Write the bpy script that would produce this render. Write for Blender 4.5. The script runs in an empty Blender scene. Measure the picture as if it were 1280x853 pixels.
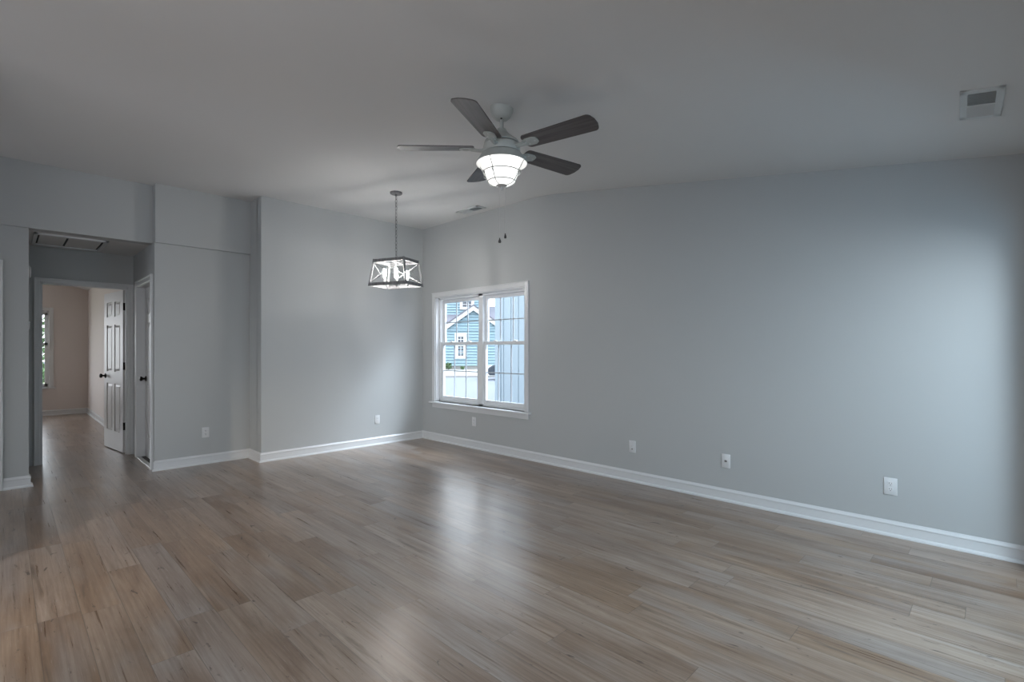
import bpy, bmesh, math, random
from mathutils import Vector, Matrix
PI = math.pi
R = math.radians
random.seed(7)
S = bpy.context.scene
COL = S.collection

# ------------------------------------------------------------------ camera
EYE = 1.29
YAW = math.atan2(635.0, 620.0)
cam_d = bpy.data.cameras.new('camera')
cam_d.sensor_width = 36.0
cam_d.lens = 620.0 / 1280.0 * 36.0
cam_d.shift_y = 11.0 / 1280.0
cam_d.clip_start = 0.02
cam = bpy.data.objects.new('camera', cam_d)
cam.location = (0, 0, EYE)
cam.rotation_euler = (R(90), 0, -YAW)
COL.objects.link(cam)
S.camera = cam

# ------------------------------------------------------------------ exposure
S.view_settings.view_transform = 'Standard'
S.view_settings.look = 'None'
S.view_settings.exposure = 0.32
S.view_settings.gamma = 1.0
S.view_settings.use_curve_mapping = False
S.cycles.use_denoising = True
S.cycles.max_bounces = 10
S.cycles.diffuse_bounces = 6
S.cycles.transparent_max_bounces = 16
S.cycles.sample_clamp_indirect = 6.0
S.cycles.blur_glossy = 0.6
S.cycles.caustics_reflective = False
S.cycles.caustics_refractive = False

# ------------------------------------------------------------------ sky, sun
W = bpy.data.worlds.new('sky')
S.world = W
W.use_nodes = True
nt = W.node_tree
nt.nodes.clear()
o_ = nt.nodes.new('ShaderNodeOutputWorld')
bg = nt.nodes.new('ShaderNodeBackground')
ge = nt.nodes.new('ShaderNodeTexCoord')
sx = nt.nodes.new('ShaderNodeSeparateXYZ')
rp = nt.nodes.new('ShaderNodeValToRGB')
rp.color_ramp.elements[0].position = 0.0
rp.color_ramp.elements[0].color = (0.93, 0.96, 1.0, 1)
rp.color_ramp.elements[1].position = 0.8
rp.color_ramp.elements[1].color = (0.74, 0.86, 1.0, 1)
nt.links.new(ge.outputs['Generated'], sx.inputs[0])
nt.links.new(sx.outputs['Z'], rp.inputs[0])
# brighter, hazy part of the sky towards the hidden sun
vm = nt.nodes.new('ShaderNodeVectorMath')
vm.operation = 'DOT_PRODUCT'
gl_ = Vector((0.62, -0.44, 0.70)).normalized()
vm.inputs[1].default_value = gl_
nt.links.new(ge.outputs['Generated'], vm.inputs[0])
mx_ = nt.nodes.new('ShaderNodeMath'); mx_.operation = 'MAXIMUM'; mx_.inputs[1].default_value = 0.0
nt.links.new(vm.outputs['Value'], mx_.inputs[0])
pw_ = nt.nodes.new('ShaderNodeMath'); pw_.operation = 'POWER'; pw_.inputs[1].default_value = 60.0
nt.links.new(mx_.outputs[0], pw_.inputs[0])
ml_ = nt.nodes.new('ShaderNodeMath'); ml_.operation = 'MULTIPLY_ADD'; ml_.inputs[1].default_value = 52.0; ml_.inputs[2].default_value = 3.7
nt.links.new(pw_.outputs[0], ml_.inputs[0])
nt.links.new(rp.outputs[0], bg.inputs[0])
nt.links.new(ml_.outputs[0], bg.inputs[1])
nt.links.new(bg.outputs[0], o_.inputs[0])

def light(name, kind, loc, energy, color=(1, 1, 1), rot=(0, 0, 0), **kw):
    d = bpy.data.lights.new(name, kind)
    d.energy = energy
    d.color = color
    for k, v in kw.items():
        setattr(d, k, v)
    o = bpy.data.objects.new(name, d)
    o.location = loc
    o.rotation_euler = rot
    COL.objects.link(o)
    return o

def aim(frm, to):
    return (Vector(to) - Vector(frm)).to_track_quat('-Z', 'Y').to_euler()

light('sun', 'SUN', (0, 0, 20), 0.9, (1.0, 0.96, 0.90), aim((0, 0, 0), (0.80, -0.12, -0.72)), angle=R(6))
# daylight through the sliding glass door in the front wall, through the kitchen side windows, and an added front fill
light('slider_daylight', 'AREA', (2.65, -0.72, 1.10), 19, (0.40, 0.73, 1.0), aim((0, 0, 0), (0.40, 0.80, -0.60)),
      shape='RECTANGLE', size=1.5, size_y=1.9)
light('slider_skylight', 'AREA', (3.05, -0.62, 2.02), 46, (0.88, 0.95, 1.0), aim((0, 0, 0), (-0.22, 0.62, -0.74)),
      shape='RECTANGLE', size=1.6, size_y=0.8)
light('front_wall_fill', 'AREA', (-1.6, -0.165, 1.45), 36, (0.95, 0.98, 1.0), (R(90), 0, 0),
      shape='RECTANGLE', size=1.8, size_y=1.3)  # unseen opening, added to brighten the header and back walls
light('kitchen_daylight', 'AREA', (-3.56, 1.6, 1.45), 8, (0.95, 0.98, 1.0), (R(90), 0, R(-90)),
      shape='RECTANGLE', size=2.4, size_y=1.5)
light('side_window_daylight', 'AREA', (-3.56, 5.4, 1.45), 4, (0.90, 0.96, 1.0), (R(90), 0, R(-90)),
      shape='RECTANGLE', size=1.3, size_y=1.3)
light('bedroom_daylight', 'AREA', (-1.6, 13.38, 1.4), 26, (0.90, 0.95, 1.0), (R(-90), 0, 0),
      shape='RECTANGLE', size=1.5, size_y=1.4)
light('kitchen_lamp', 'SPOT', (-2.6, 1.536, 2.28), 210, (1.0, 0.80, 0.58), aim((-2.6, 1.536, 2.28), (0.25, 4.2, 0)),
      shadow_soft_size=0.02, spot_size=R(44), spot_blend=0.9)

# ------------------------------------------------------------------ materials
def mat(name):
    m = bpy.data.materials.new(name)
    m.use_nodes = True
    n = m.node_tree
    b = n.nodes['Principled BSDF']
    return m, n, b

def plain(name, col, rough=0.5, metal=0.0, spec=0.5, noise=0.0, nscale=8.0, bump=0.0, bscale=200.0):
    m, n, b = mat(name)
    b.inputs['Base Color'].default_value = (*col, 1)
    b.inputs['Roughness'].default_value = rough
    b.inputs['Metallic'].default_value = metal
    b.inputs['Specular IOR Level'].default_value = spec
    tc = n.nodes.new('ShaderNodeTexCoord')
    if noise:
        nz = n.nodes.new('ShaderNodeTexNoise')
        nz.inputs['Scale'].default_value = nscale
        nz.inputs['Detail'].default_value = 4
        n.links.new(tc.outputs['Object'], nz.inputs['Vector'])
        mx = n.nodes.new('ShaderNodeMix')
        mx.data_type = 'RGBA'
        mx.inputs[6].default_value = (*[c * (1 - noise) for c in col], 1)
        mx.inputs[7].default_value = (*[min(1, c * (1 + noise)) for c in col], 1)
        n.links.new(nz.outputs['Fac'], mx.inputs[0])
        n.links.new(mx.outputs[2], b.inputs['Base Color'])
    if bump:
        nb = n.nodes.new('ShaderNodeTexNoise')
        nb.inputs['Scale'].default_value = bscale
        nb.inputs['Detail'].default_value = 2
        n.links.new(tc.outputs['Object'], nb.inputs['Vector'])
        bp = n.nodes.new('ShaderNodeBump')
        bp.inputs['Strength'].default_value = bump
        bp.inputs['Distance'].default_value = 0.002
        n.links.new(nb.outputs['Fac'], bp.inputs['Height'])
        n.links.new(bp.outputs[0], b.inputs['Normal'])
    return m

def emit(name, col, strength):
    m, n, b = mat(name)
    b.inputs['Base Color'].default_value = (*col, 1)
    b.inputs['Emission Color'].default_value = (*col, 1)
    b.inputs['Emission Strength'].default_value = strength
    b.inputs['Roughness'].default_value = 0.3
    return m

def glass(name, tint=(1, 1, 1), gloss=0.06):
    m, n, b = mat(name)
    n.nodes.remove(b)
    t = n.nodes.new('ShaderNodeBsdfTransparent')
    t.inputs[0].default_value = (*tint, 1)
    g = n.nodes.new('ShaderNodeBsdfGlossy')
    g.inputs['Roughness'].default_value = 0.02
    mx = n.nodes.new('ShaderNodeMixShader')
    mx.inputs[0].default_value = gloss
    n.links.new(t.outputs[0], mx.inputs[1])
    n.links.new(g.outputs[0], mx.inputs[2])
    n.links.new(mx.outputs[0], n.nodes['Material Output'].inputs[0])
    return m

def floor_mat():
    m, n, b = mat('vinyl_plank_floor')
    L = n.links.new
    def math_(op, a, bb=None, clamp=False):
        x = n.nodes.new('ShaderNodeMath')
        x.operation = op
        x.use_clamp = clamp
        for i, v in enumerate((a, bb)):
            if v is None:
                continue
            if isinstance(v, (int, float)):
                x.inputs[i].default_value = v
            else:
                L(v, x.inputs[i])
        return x.outputs[0]
    def comb(x, y, z=0.0):
        c = n.nodes.new('ShaderNodeCombineXYZ')
        for i, v in enumerate((x, y, z)):
            if isinstance(v, (int, float)):
                c.inputs[i].default_value = v
            else:
                L(v, c.inputs[i])
        return c.outputs[0]
    def noise(vec, scale, detail=4, rough=0.55, dist=0.0):
        z = n.nodes.new('ShaderNodeTexNoise')
        z.inputs['Scale'].default_value = scale
        z.inputs['Detail'].default_value = detail
        z.inputs['Roughness'].default_value = rough
        z.inputs['Distortion'].default_value = dist
        L(vec, z.inputs['Vector'])
        return z.outputs['Fac']
    def ramp(fac, stops):
        r = n.nodes.new('ShaderNodeValToRGB')
        e = r.color_ramp.elements
        while len(e) < len(stops):
            e.new(0.5)
        for k, (p, c) in enumerate(stops):
            e[k].position = p
            e[k].color = (*c, 1) if len(c) == 3 else c
        L(fac, r.inputs[0])
        return r.outputs[0]
    def mix(fac, a, bb, mode='MIX'):
        x = n.nodes.new('ShaderNodeMix')
        x.data_type = 'RGBA'
        x.blend_type = mode
        for i, v in ((0, fac), (6, a), (7, bb)):
            if isinstance(v, (int, float)):
                x.inputs[i].default_value = v
            elif isinstance(v, tuple):
                x.inputs[i].default_value = (*v, 1)
            else:
                L(v, x.inputs[i])
        return x.outputs[2]
    PW, PL = 0.155, 1.22
    tc = n.nodes.new('ShaderNodeTexCoord')
    sp = n.nodes.new('ShaderNodeSeparateXYZ')
    L(tc.outputs['Object'], sp.inputs[0])
    X, Y = sp.outputs['X'], sp.outputs['Y']
    u = math_('DIVIDE', math_('ADD', X, 20.04), PW)
    i = math_('FLOOR', u)
    fu = math_('SUBTRACT', u, i)
    wn = n.nodes.new('ShaderNodeTexWhiteNoise')
    wn.noise_dimensions = '1D'
    L(i, wn.inputs['W'])
    v = math_('ADD', math_('DIVIDE', math_('ADD', Y, 30.0), PL), math_('MULTIPLY', wn.outputs['Value'], 7.0))
    j = math_('FLOOR', v)
    fv = math_('SUBTRACT', v, j)
    w2 = n.nodes.new('ShaderNodeTexWhiteNoise')
    w2.noise_dimensions = '2D'
    L(comb(i, j), w2.inputs['Vector'])
    rnd = w2.outputs['Value']
    w3 = n.nodes.new('ShaderNodeTexWhiteNoise')
    w3.noise_dimensions = '3D'
    L(comb(i, j, 5.3), w3.inputs['Vector'])
    rnd2 = w3.outputs['Value']
    px = math_('ADD', X, math_('MULTIPLY', rnd, 31.0))
    py = math_('ADD', Y, math_('MULTIPLY', rnd2, 17.0))
    base = ramp(rnd, [(0.0, (0.275, 0.192, 0.132)), (0.3, (0.345, 0.254, 0.182)), (0.55, (0.315, 0.248, 0.200)),
                      (0.78, (0.405, 0.322, 0.256)), (1.0, (0.305, 0.258, 0.230))])
    # broad tone drift along each plank
    drift = noise(comb(math_('MULTIPLY', px, 7.0), math_('MULTIPLY', py, 0.9)), 1.0, 4, 0.6, 0.6)
    c1 = mix(ramp(drift, [(0.35, (0, 0, 0)), (0.68, (1, 1, 1))]), mix(1.0, base, (0.66, 0.57, 0.50), 'MULTIPLY'), mix(1.0, base, (1.10, 1.10, 1.10), 'MULTIPLY'))
    # limewashed grey patches
    lime = noise(comb(math_('MULTIPLY', px, 5.0), math_('MULTIPLY', py, 1.1), 3.0), 1.0, 3, 0.5, 0.3)
    c2 = mix(ramp(lime, [(0.50, (0, 0, 0)), (0.70, (0.6, 0.6, 0.6))]), c1, (0.36, 0.325, 0.305))
    # fine grain
    grain = noise(comb(math_('MULTIPLY', px, 70.0), math_('MULTIPLY', py, 1.5)), 1.0, 5, 0.62, 0.5)
    c3 = mix(ramp(grain, [(0.34, (0, 0, 0)), (0.60, (1, 1, 1))]), mix(1.0, c2, (0.70, 0.655, 0.62), 'MULTIPLY'), c2)
    pores = noise(comb(math_('MULTIPLY', px, 230.0), math_('MULTIPLY', py, 9.0)), 1.0, 3, 0.6)
    c3 = mix(ramp(pores, [(0.60, (0, 0, 0)), (0.76, (0.4, 0.4, 0.4))]), c3, (0.50, 0.47, 0.45))
    # dark streaks and knots
    streak = noise(comb(math_('MULTIPLY', px, 17.0), math_('MULTIPLY', py, 1.1), 9.0), 1.0, 5, 0.62, 0.8)
    c4 = mix(ramp(streak, [(0.59, (0, 0, 0)), (0.71, (0.85, 0.85, 0.85))]), c3, (0.125, 0.085, 0.058))
    kn = noise(comb(math_('MULTIPLY', px, 24.0), math_('MULTIPLY', py, 9.0), 2.0), 1.0, 3, 0.55, 0.9)
    c5 = mix(ramp(kn, [(0.665, (0, 0, 0)), (0.735, (0.95, 0.95, 0.95))]), c4, (0.075, 0.048, 0.035))
    # seams between the planks
    du = math_('MULTIPLY', math_('MINIMUM', fu, math_('SUBTRACT', 1.0, fu)), PW)
    dv = math_('MULTIPLY', math_('MINIMUM', fv, math_('SUBTRACT', 1.0, fv)), PL)
    d = math_('MINIMUM', du, dv)
    seam = math_('SUBTRACT', 1.0, math_('DIVIDE', d, 0.0022), True)
    c6 = mix(math_('MULTIPLY', seam, 0.75), c5, (0.09, 0.07, 0.055))
    L(c6, b.inputs['Base Color'])
    rr = n.nodes.new('ShaderNodeMapRange')
    rr.inputs['To Min'].default_value = 0.24
    rr.inputs['To Max'].default_value = 0.34
    L(grain, rr.inputs['Value'])
    L(rr.outputs[0], b.inputs['Roughness'])
    b.inputs['Specular IOR Level'].default_value = 0.5
    b.inputs['Coat Weight'].default_value = 0.45
    b.inputs['Coat Roughness'].default_value = 0.30
    bp = n.nodes.new('ShaderNodeBump')
    bp.inputs['Strength'].default_value = 0.25
    bp.inputs['Distance'].default_value = 0.0015
    h = math_('SUBTRACT', math_('MULTIPLY', grain, 0.5), seam)
    L(h, bp.inputs['Height'])
    L(bp.outputs[0], b.inputs['Normal'])
    return m

def wood(name, dark, lit, scale=30.0, rough=0.5, axis=0, contrast=(0.3, 0.7)):
    m, n, b = mat(name)
    tc = n.nodes.new('ShaderNodeTexCoord')
    mp = n.nodes.new('ShaderNodeMapping')
    sc = [scale, scale, scale]
    sc[axis] = scale * 0.06
    mp.inputs['Scale'].default_value = sc
    nz = n.nodes.new('ShaderNodeTexNoise')
    nz.inputs['Scale'].default_value = 1.0
    nz.inputs['Detail'].default_value = 6
    nz.inputs['Distortion'].default_value = 0.8
    rm = n.nodes.new('ShaderNodeValToRGB')
    rm.color_ramp.elements[0].position = contrast[0]
    rm.color_ramp.elements[1].position = contrast[1]
    rm.color_ramp.elements[0].color = (*dark, 1)
    rm.color_ramp.elements[1].color = (*lit, 1)
    n.links.new(tc.outputs['Object'], mp.inputs[0])
    n.links.new(mp.outputs[0], nz.inputs['Vector'])
    n.links.new(nz.outputs['Fac'], rm.inputs[0])
    n.links.new(rm.outputs[0], b.inputs['Base Color'])
    b.inputs['Roughness'].default_value = rough
    return m

M = {}
M['wall'] = plain('grey_wall_paint', (0.475, 0.490, 0.492), 0.62, spec=0.3, noise=0.015, nscale=1.5, bump=0.06, bscale=350)
M['bed_wall'] = plain('beige_wall_paint', (0.70, 0.64, 0.61), 0.65, spec=0.3, noise=0.015, nscale=1.5, bump=0.06, bscale=350)
M['ceil'] = plain('white_ceiling_paint', (0.70, 0.70, 0.695), 0.75, spec=0.2, noise=0.015, nscale=1.2, bump=0.08, bscale=250)
M['trim'] = plain('white_trim_paint', (0.68, 0.69, 0.70), 0.30, spec=0.5, noise=0.01)
M['door'] = plain('white_door_paint', (0.66, 0.66, 0.66), 0.42, spec=0.5, noise=0.01)
M['vinyl'] = plain('white_window_vinyl', (0.74, 0.755, 0.77), 0.35, noise=0.01)
M['muntin'] = plain('grey_window_grid', (0.42, 0.45, 0.48), 0.4, noise=0.01)
M['floor'] = floor_mat()
M['black'] = plain('black_bronze', (0.018, 0.015, 0.014), 0.35, metal=0.6, noise=0.1)
M['plastic'] = plain('white_plastic', (0.70, 0.71, 0.72), 0.35, noise=0.01)
M['slot'] = plain('dark_slot', (0.02, 0.02, 0.022), 0.6, noise=0.1)
M['jack'] = plain('grey_jack', (0.16, 0.15, 0.145), 0.5, noise=0.1)
M['fan'] = plain('distressed_white_metal', (0.48, 0.50, 0.48), 0.5, noise=0.10, nscale=30)
M['inside'] = plain('white_enamel', (0.85, 0.85, 0.85), 0.4, noise=0.01)
M['blade'] = wood('weathered_grey_blade', (0.060, 0.052, 0.050), (0.155, 0.138, 0.135), 26, 0.45, 0)
M['cage'] = wood('weathered_grey_frame', (0.14, 0.14, 0.145), (0.26, 0.26, 0.265), 40, 0.5, 2)
M['chain'] = plain('dark_grey_metal', (0.09, 0.09, 0.09), 0.4, metal=0.7, noise=0.1)
M['steel'] = plain('brushed_nickel', (0.62, 0.62, 0.62), 0.35, metal=0.5, noise=0.05)
M['rod'] = plain('grey_rod_metal', (0.24, 0.24, 0.245), 0.5, noise=0.05)
M['lampglass'] = emit('lit_frosted_glass', (1.0, 0.985, 0.955), 0.95)
M['bulb'] = emit('lit_bulb', (1.0, 0.975, 0.94), 125.0)
M['candle'] = plain('white_candle_sleeve', (0.80, 0.80, 0.78), 0.5, noise=0.01)
M['glass'] = glass('window_glass', (0.97, 0.985, 0.99), 0.05)
M['vent'] = plain('white_vent_enamel', (0.62, 0.64, 0.64), 0.45, noise=0.01)
M['duct'] = plain('dark_duct', (0.025, 0.028, 0.03), 0.7, noise=0.1)
M['siding'] = plain('blue_lap_siding', (0.225, 0.325, 0.375), 0.7, noise=0.03, nscale=3)
M['panel'] = plain('pale_blue_vertical_siding', (0.26, 0.32, 0.365), 0.7, noise=0.03, nscale=3)
M['outtrim'] = plain('white_outdoor_trim', (0.50, 0.50, 0.51), 0.6, noise=0.01)
M['shingle'] = plain('grey_shingle_roof', (0.125, 0.122, 0.145), 0.85, noise=0.15, nscale=6)
M['darkglass'] = plain('dark_window_glass', (0.05, 0.055, 0.07), 0.3, noise=0.05)
M['asphalt'] = plain('pale_asphalt', (0.150, 0.162, 0.195), 0.9, noise=0.08, nscale=4)
M['gravel'] = plain('pale_gravel', (0.30, 0.295, 0.285), 0.95, noise=0.12, nscale=3)
M['lawn'] = plain('dry_lawn', (0.17, 0.18, 0.09), 0.95, noise=0.3, nscale=2)
M['car'] = plain('dark_blue_car_paint', (0.035, 0.045, 0.06), 0.2, noise=0.05)
M['carglass'] = plain('car_window_glass', (0.10, 0.12, 0.14), 0.08, noise=0.02)
M['tyre'] = plain('tyre_rubber', (0.02, 0.02, 0.02), 0.8, noise=0.1)
M['headlight'] = plain('clear_headlight', (0.75, 0.78, 0.80), 0.15, noise=0.02)
M['leaf'] = plain('green_leaves', (0.065, 0.12, 0.04), 0.7, noise=0.5, nscale=3)
M['bark'] = plain('brown_bark', (0.13, 0.09, 0.065), 0.9, noise=0.3, nscale=10)
M['strip'] = plain('pale_threshold_metal', (0.62, 0.62, 0.60), 0.3, metal=0.6, noise=0.03)
M['tilefloor'] = plain('dark_closet_floor', (0.05, 0.045, 0.042), 0.6, noise=0.2)

# ------------------------------------------------------------------ mesh helpers
class MB:
    def __init__(self):
        self.bm = bmesh.new()
    def box(self, x0, x1, y0, y1, z0, z1, mtx=None, bevel=0.0):
        b = bmesh.new()
        bmesh.ops.create_cube(b, size=1.0)
        for v in b.verts:
            v.co = Vector(((x0 + x1) / 2 + v.co.x * (x1 - x0), (y0 + y1) / 2 + v.co.y * (y1 - y0), (z0 + z1) / 2 + v.co.z * (z1 - z0)))
        if bevel:
            bmesh.ops.bevel(b, geom=list(b.edges), offset=bevel, segments=2, affect='EDGES', profile=0.5)
        self._add(b, mtx)
        return self
    def _add(self, b, mtx=None):
        if mtx is not None:
            bmesh.ops.transform(b, matrix=mtx, verts=b.verts)
        bmesh.ops.recalc_face_normals(b, faces=b.faces)
        me = bpy.data.meshes.new('tmp')
        b.to_mesh(me)
        b.free()
        self.bm.from_mesh(me)
        bpy.data.meshes.remove(me)
    def prism(self, pts, fn):
        """pts: closed 2D outline; fn(p, t) -> 3D for t in (0, 1)."""
        b = bmesh.new()
        a = [b.verts.new(fn(p, 0)) for p in pts]
        c = [b.verts.new(fn(p, 1)) for p in pts]
        k = len(pts)
        b.faces.new(a)
        b.faces.new(c[::-1])
        for q in range(k):
            b.faces.new((a[q], c[q], c[(q + 1) % k], a[(q + 1) % k]))
        self._add(b)
        return self
    def lathe(self, prof, cx=0, cy=0, seg=32, mtx=None):
        b = bmesh.new()
        rings = []
        for r, z in prof:
            if r < 1e-6:
                rings.append([b.verts.new((cx, cy, z))])
            else:
                rings.append([b.verts.new((cx + r * math.cos(2 * PI * q / seg), cy + r * math.sin(2 * PI * q / seg), z)) for q in range(seg)])
        for A, B in zip(rings, rings[1:]):
            if len(A) == 1 and len(B) == 1:
                continue
            for q in range(seg):
                q2 = (q + 1) % seg
                if len(A) == 1:
                    b.faces.new((A[0], B[q], B[q2]))
                elif len(B) == 1:
                    b.faces.new((A[q], B[0], A[q2]))
                else:
                    b.faces.new((A[q], B[q], B[q2], A[q2]))
        self._add(b, mtx)
        return self
    def tube(self, pts, r, seg=8, closed=False):
        b = bmesh.new()
        pts = [Vector(p) for p in pts]
        k = len(pts)
        rings = []
        for q, p in enumerate(pts):
            if closed:
                t = pts[(q + 1) % k] - pts[q - 1]
            else:
                t = pts[min(q + 1, k - 1)] - pts[max(q - 1, 0)]
            t.normalize()
            up = Vector((0, 0, 1)) if abs(t.z) < 0.95 else Vector((1, 0, 0))
            s = t.cross(up).normalized()
            w = s.cross(t)
            rings.append([b.verts.new(p + r * (math.cos(2 * PI * a / seg) * s + math.sin(2 * PI * a / seg) * w)) for a in range(seg)])
        prs = list(zip(rings, rings[1:] + rings[:1])) if closed else list(zip(rings, rings[1:]))
        for A, B in prs:
            for a in range(seg):
                b.faces.new((A[a], A[(a + 1) % seg], B[(a + 1) % seg], B[a]))
        if not closed:
            b.faces.new(rings[0])
            b.faces.new(rings[-1][::-1])
        self._add(b)
        return self
    def ring(self, cx, cy, z, rad, r, seg=32):
        return self.tube([(cx + rad * math.cos(2 * PI * q / seg), cy + rad * math.sin(2 * PI * q / seg), z) for q in range(seg)], r, 6, True)
    def build(self, name, m, parent=None, smooth=False, mtx=None):
        me = bpy.data.meshes.new(name)
        if mtx is not None:
            bmesh.ops.transform(self.bm, matrix=mtx, verts=self.bm.verts)
        self.bm.to_mesh(me)
        self.bm.free()
        me.materials.append(M[m])
        if smooth:
            me.polygons.foreach_set('use_smooth', [True] * len(me.polygons))
            me.set_sharp_from_angle(angle=R(35))
        o = bpy.data.objects.new(name, me)
        COL.objects.link(o)
        if parent is not None:
            o.parent = parent
            o.matrix_parent_inverse = Matrix.Translation(-Vector(parent.location)) if parent.rotation_euler.to_quaternion().angle == 0 else Matrix()
        return o

def tag(o, label, cat, group=None):
    o['label'] = label
    o['category'] = cat
    if group:
        o['group'] = group
    return o

def thing(name, label, cat, loc=(0, 0, 0), rotz=0.0, group=None):
    o = bpy.data.objects.new(name, None)
    o.empty_display_size = 0.1
    o.location = loc
    o.rotation_euler = (0, 0, rotz)
    COL.objects.link(o)
    return tag(o, label, cat, group)

def struct(o, label, cat):
    o['kind'] = 'structure'
    return tag(o, label, cat)

def sroot(name, label, cat, loc=(0, 0, 0)):
    o = thing(name, label, cat, loc)
    o['kind'] = 'structure'
    return o

# parts of a thing with a rotated root are modelled in the root's own axes
def lpart(mb, name, m, parent, smooth=False):
    o = mb.build(name, m, None, smooth)
    o.parent = parent
    return o

# ------------------------------------------------------------------ key dimensions (metres)
XR = 4.30            # right wall face
YB = 6.03            # back wall face
YREC = 6.41          # recessed wall face
YHEAD = 6.50         # header over the hall
YSTUB = 6.525
XRET = 2.06          # return between back wall and recess
XH1, XH0 = 1.12, 0.163   # hall right and left wall faces
YEND = 7.645         # hall end wall face
YEND2 = 7.76         # its bedroom side
XL = -3.5            # left wall face
YF = -0.14           # front wall face
ZC = 3.058           # flat ceiling
YBRK = 3.68          # where the ceiling starts to slope
SLOPE = 0.1535
ZH = 2.447           # hall ceiling
YBED = 13.30
XBED = 1.20
def ceil_z(y):
    if y >= YBRK:
        return ZC
    return ZC - SLOPE * (YBRK - y)

# ------------------------------------------------------------------ floor, ceilings
f = MB()
f.box(XL - 0.2, XR + 0.14, YF - 0.14, YBED + 0.1, -0.12, 0.0)
struct(f.build('floor', 'floor'), 'grey brown wood look plank floor running through the room', 'floor')

prof = [(YF - 0.16, ceil_z(YF - 0.16))]
for k in range(0, 9):                     # softened fold between slope and flat
    a = -0.30 + 0.075 * k
    y = YBRK + a
    zz = ceil_z(y)
    t = max(0.0, 1 - abs(a) / 0.3)
    prof.append((y, zz - 0.012 * t * t))
prof += [(6.70, ZC), (6.70, ZC + 0.14), (YF - 0.16, ZC + 0.14)]
c = MB().prism(prof, lambda p, t: (XL - 0.2 + t * (XR + 0.15 - XL + 0.2), p[0], p[1]))
struct(c.build('ceiling', 'ceil', smooth=True), 'white main ceiling, flat at the back and sloping down to the front', 'ceiling')
c = MB().box(XH0 - 0.1, XH1 + 0.12, YHEAD + 0.1, YEND + 0.06, ZH, ZH + 0.1)
struct(c.build('ceiling_hall', 'ceil'), 'low white ceiling of the short hall', 'ceiling')
zb = lambda x: 2.50 + 0.27 * (XBED - x) if x > -0.4 else 2.50 + 0.27 * (XBED + 0.4)
c = MB().prism([(XBED + 0.1, zb(XBED + 0.1)), (-0.4, zb(-0.4)), (-3.2, zb(-3.2)), (-3.2, 3.2), (XBED + 0.1, 3.2)],
               lambda p, t: (p[0], YEND2 - 0.02 + t * (YBED + 0.1 - YEND2), p[1]))
struct(c.build('ceiling_bedroom', 'ceil'), 'sloping white ceiling of the bedroom beyond the hall', 'ceiling')

# ------------------------------------------------------------------ walls
WY0, WY1, WZ0, WZ1 = 3.98, 5.72, 0.555, 2.035     # main window opening
wt = 0.15
w = MB()
top = ZC + 0.12
w.box(XR, XR + wt, YF - 0.15, WY0, -0.05, top)
w.box(XR, XR + wt, WY1, YB + 0.14, -0.05, top)
w.box(XR, XR + wt, WY0, WY1, -0.05, WZ0)
w.box(XR, XR + wt, WY0, WY1, WZ1, top)
struct(w.build('wall_right', 'wall'), 'long grey wall on the right with the double window', 'wall')
w = MB().box(XRET, XR, YB, YB + 0.13, -0.05, top)
w.box(XRET, XRET + 0.13, YB + 0.12, YREC + 0.13, -0.05, top)
struct(w.build('wall_back', 'wall'), 'grey back wall behind the hanging lantern', 'wall')
w = MB().box(XH1, XRET, YREC, YREC + 0.12, -0.05, 2.44)
w.box(XH1, XRET, YREC - 0.035, YREC + 0.12, 2.432, top)
struct(w.build('wall_recess', 'wall'), 'recessed grey wall between the hall opening and the back wall', 'wall')
w = MB().box(XL - 0.1, XH1, YHEAD, YHEAD + 0.13, 2.437, top)
struct(w.build('wall_header', 'wall'), 'grey header wall above the hall opening', 'wall')
w = MB().box(-0.01, XH0, YSTUB, YSTUB + 0.11, -0.05, 2.437)
w.box(-0.95, -0.01, YSTUB, YSTUB + 0.11, 2.04, 2.437)
w.box(XL - 0.1, -0.95, YSTUB, YSTUB + 0.11, -0.05, 2.437)
struct(w.build('wall_stub', 'wall'), 'narrow strip of grey wall left of the hall opening', 'wall')
D2Y0, D2Y1 = 6.545, 7.355
w = MB().box(XH1, XH1 + 0.12, YREC + 0.12, D2Y0, -0.05, ZH + 0.02)
w.box(XH1, XH1 + 0.12, D2Y1, YEND2, -0.05, ZH + 0.02)
w.box(XH1, XH1 + 0.12, D2Y0, D2Y1, 2.04, ZH + 0.02)
struct(w.build('wall_hall_right', 'wall'), 'grey right wall of the hall around the closed side door', 'wall')
w = MB().box(XH0 - 0.11, XH0, YSTUB + 0.11, YEND2, -0.05, ZH + 0.02)
struct(w.build('wall_hall_left', 'wall'), 'grey left wall of the hall, seen nearly edge on', 'wall')
D1X0, D1X1 = 0.28, 1.07
w = MB().box(XH0, D1X0, YEND, YEND2, -0.05, ZH + 0.1)
w.box(D1X1, XH1 + 0.12, YEND, YEND2, -0.05, ZH + 0.1)
w.box(D1X0, D1X1, YEND, YEND2, 2.04, ZH + 0.1)
struct(w.build('wall_hall_end', 'wall'), 'grey end wall of the hall around the bedroom doorway', 'wall')
w = MB().box(XL - 0.12, XL, YF - 0.15, 0.3, -0.05, top)
w.box(XL - 0.12, XL, 2.9, 4.7, -0.05, top)
w.box(XL - 0.12, XL, 6.1, YHEAD + 0.1, -0.05, top)
w.box(XL - 0.12, XL, 4.7, 6.1, -0.05, 0.75)
w.box(XL - 0.12, XL, 4.7, 6.1, 2.15, top)
w.box(XL - 0.12, XL, 0.3, 2.9, -0.05, 0.65)
w.box(XL - 0.12, XL, 0.3, 2.9, 2.25, top)
struct(w.build('wall_left', 'wall'), 'grey wall on the kitchen side, left of the camera', 'wall')
w = MB().box(-0.6, 2.10, YF - 0.15, YF, -0.05, ZC)
w.box(4.10, XR + wt, YF - 0.15, YF, -0.05, ZC)
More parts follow.
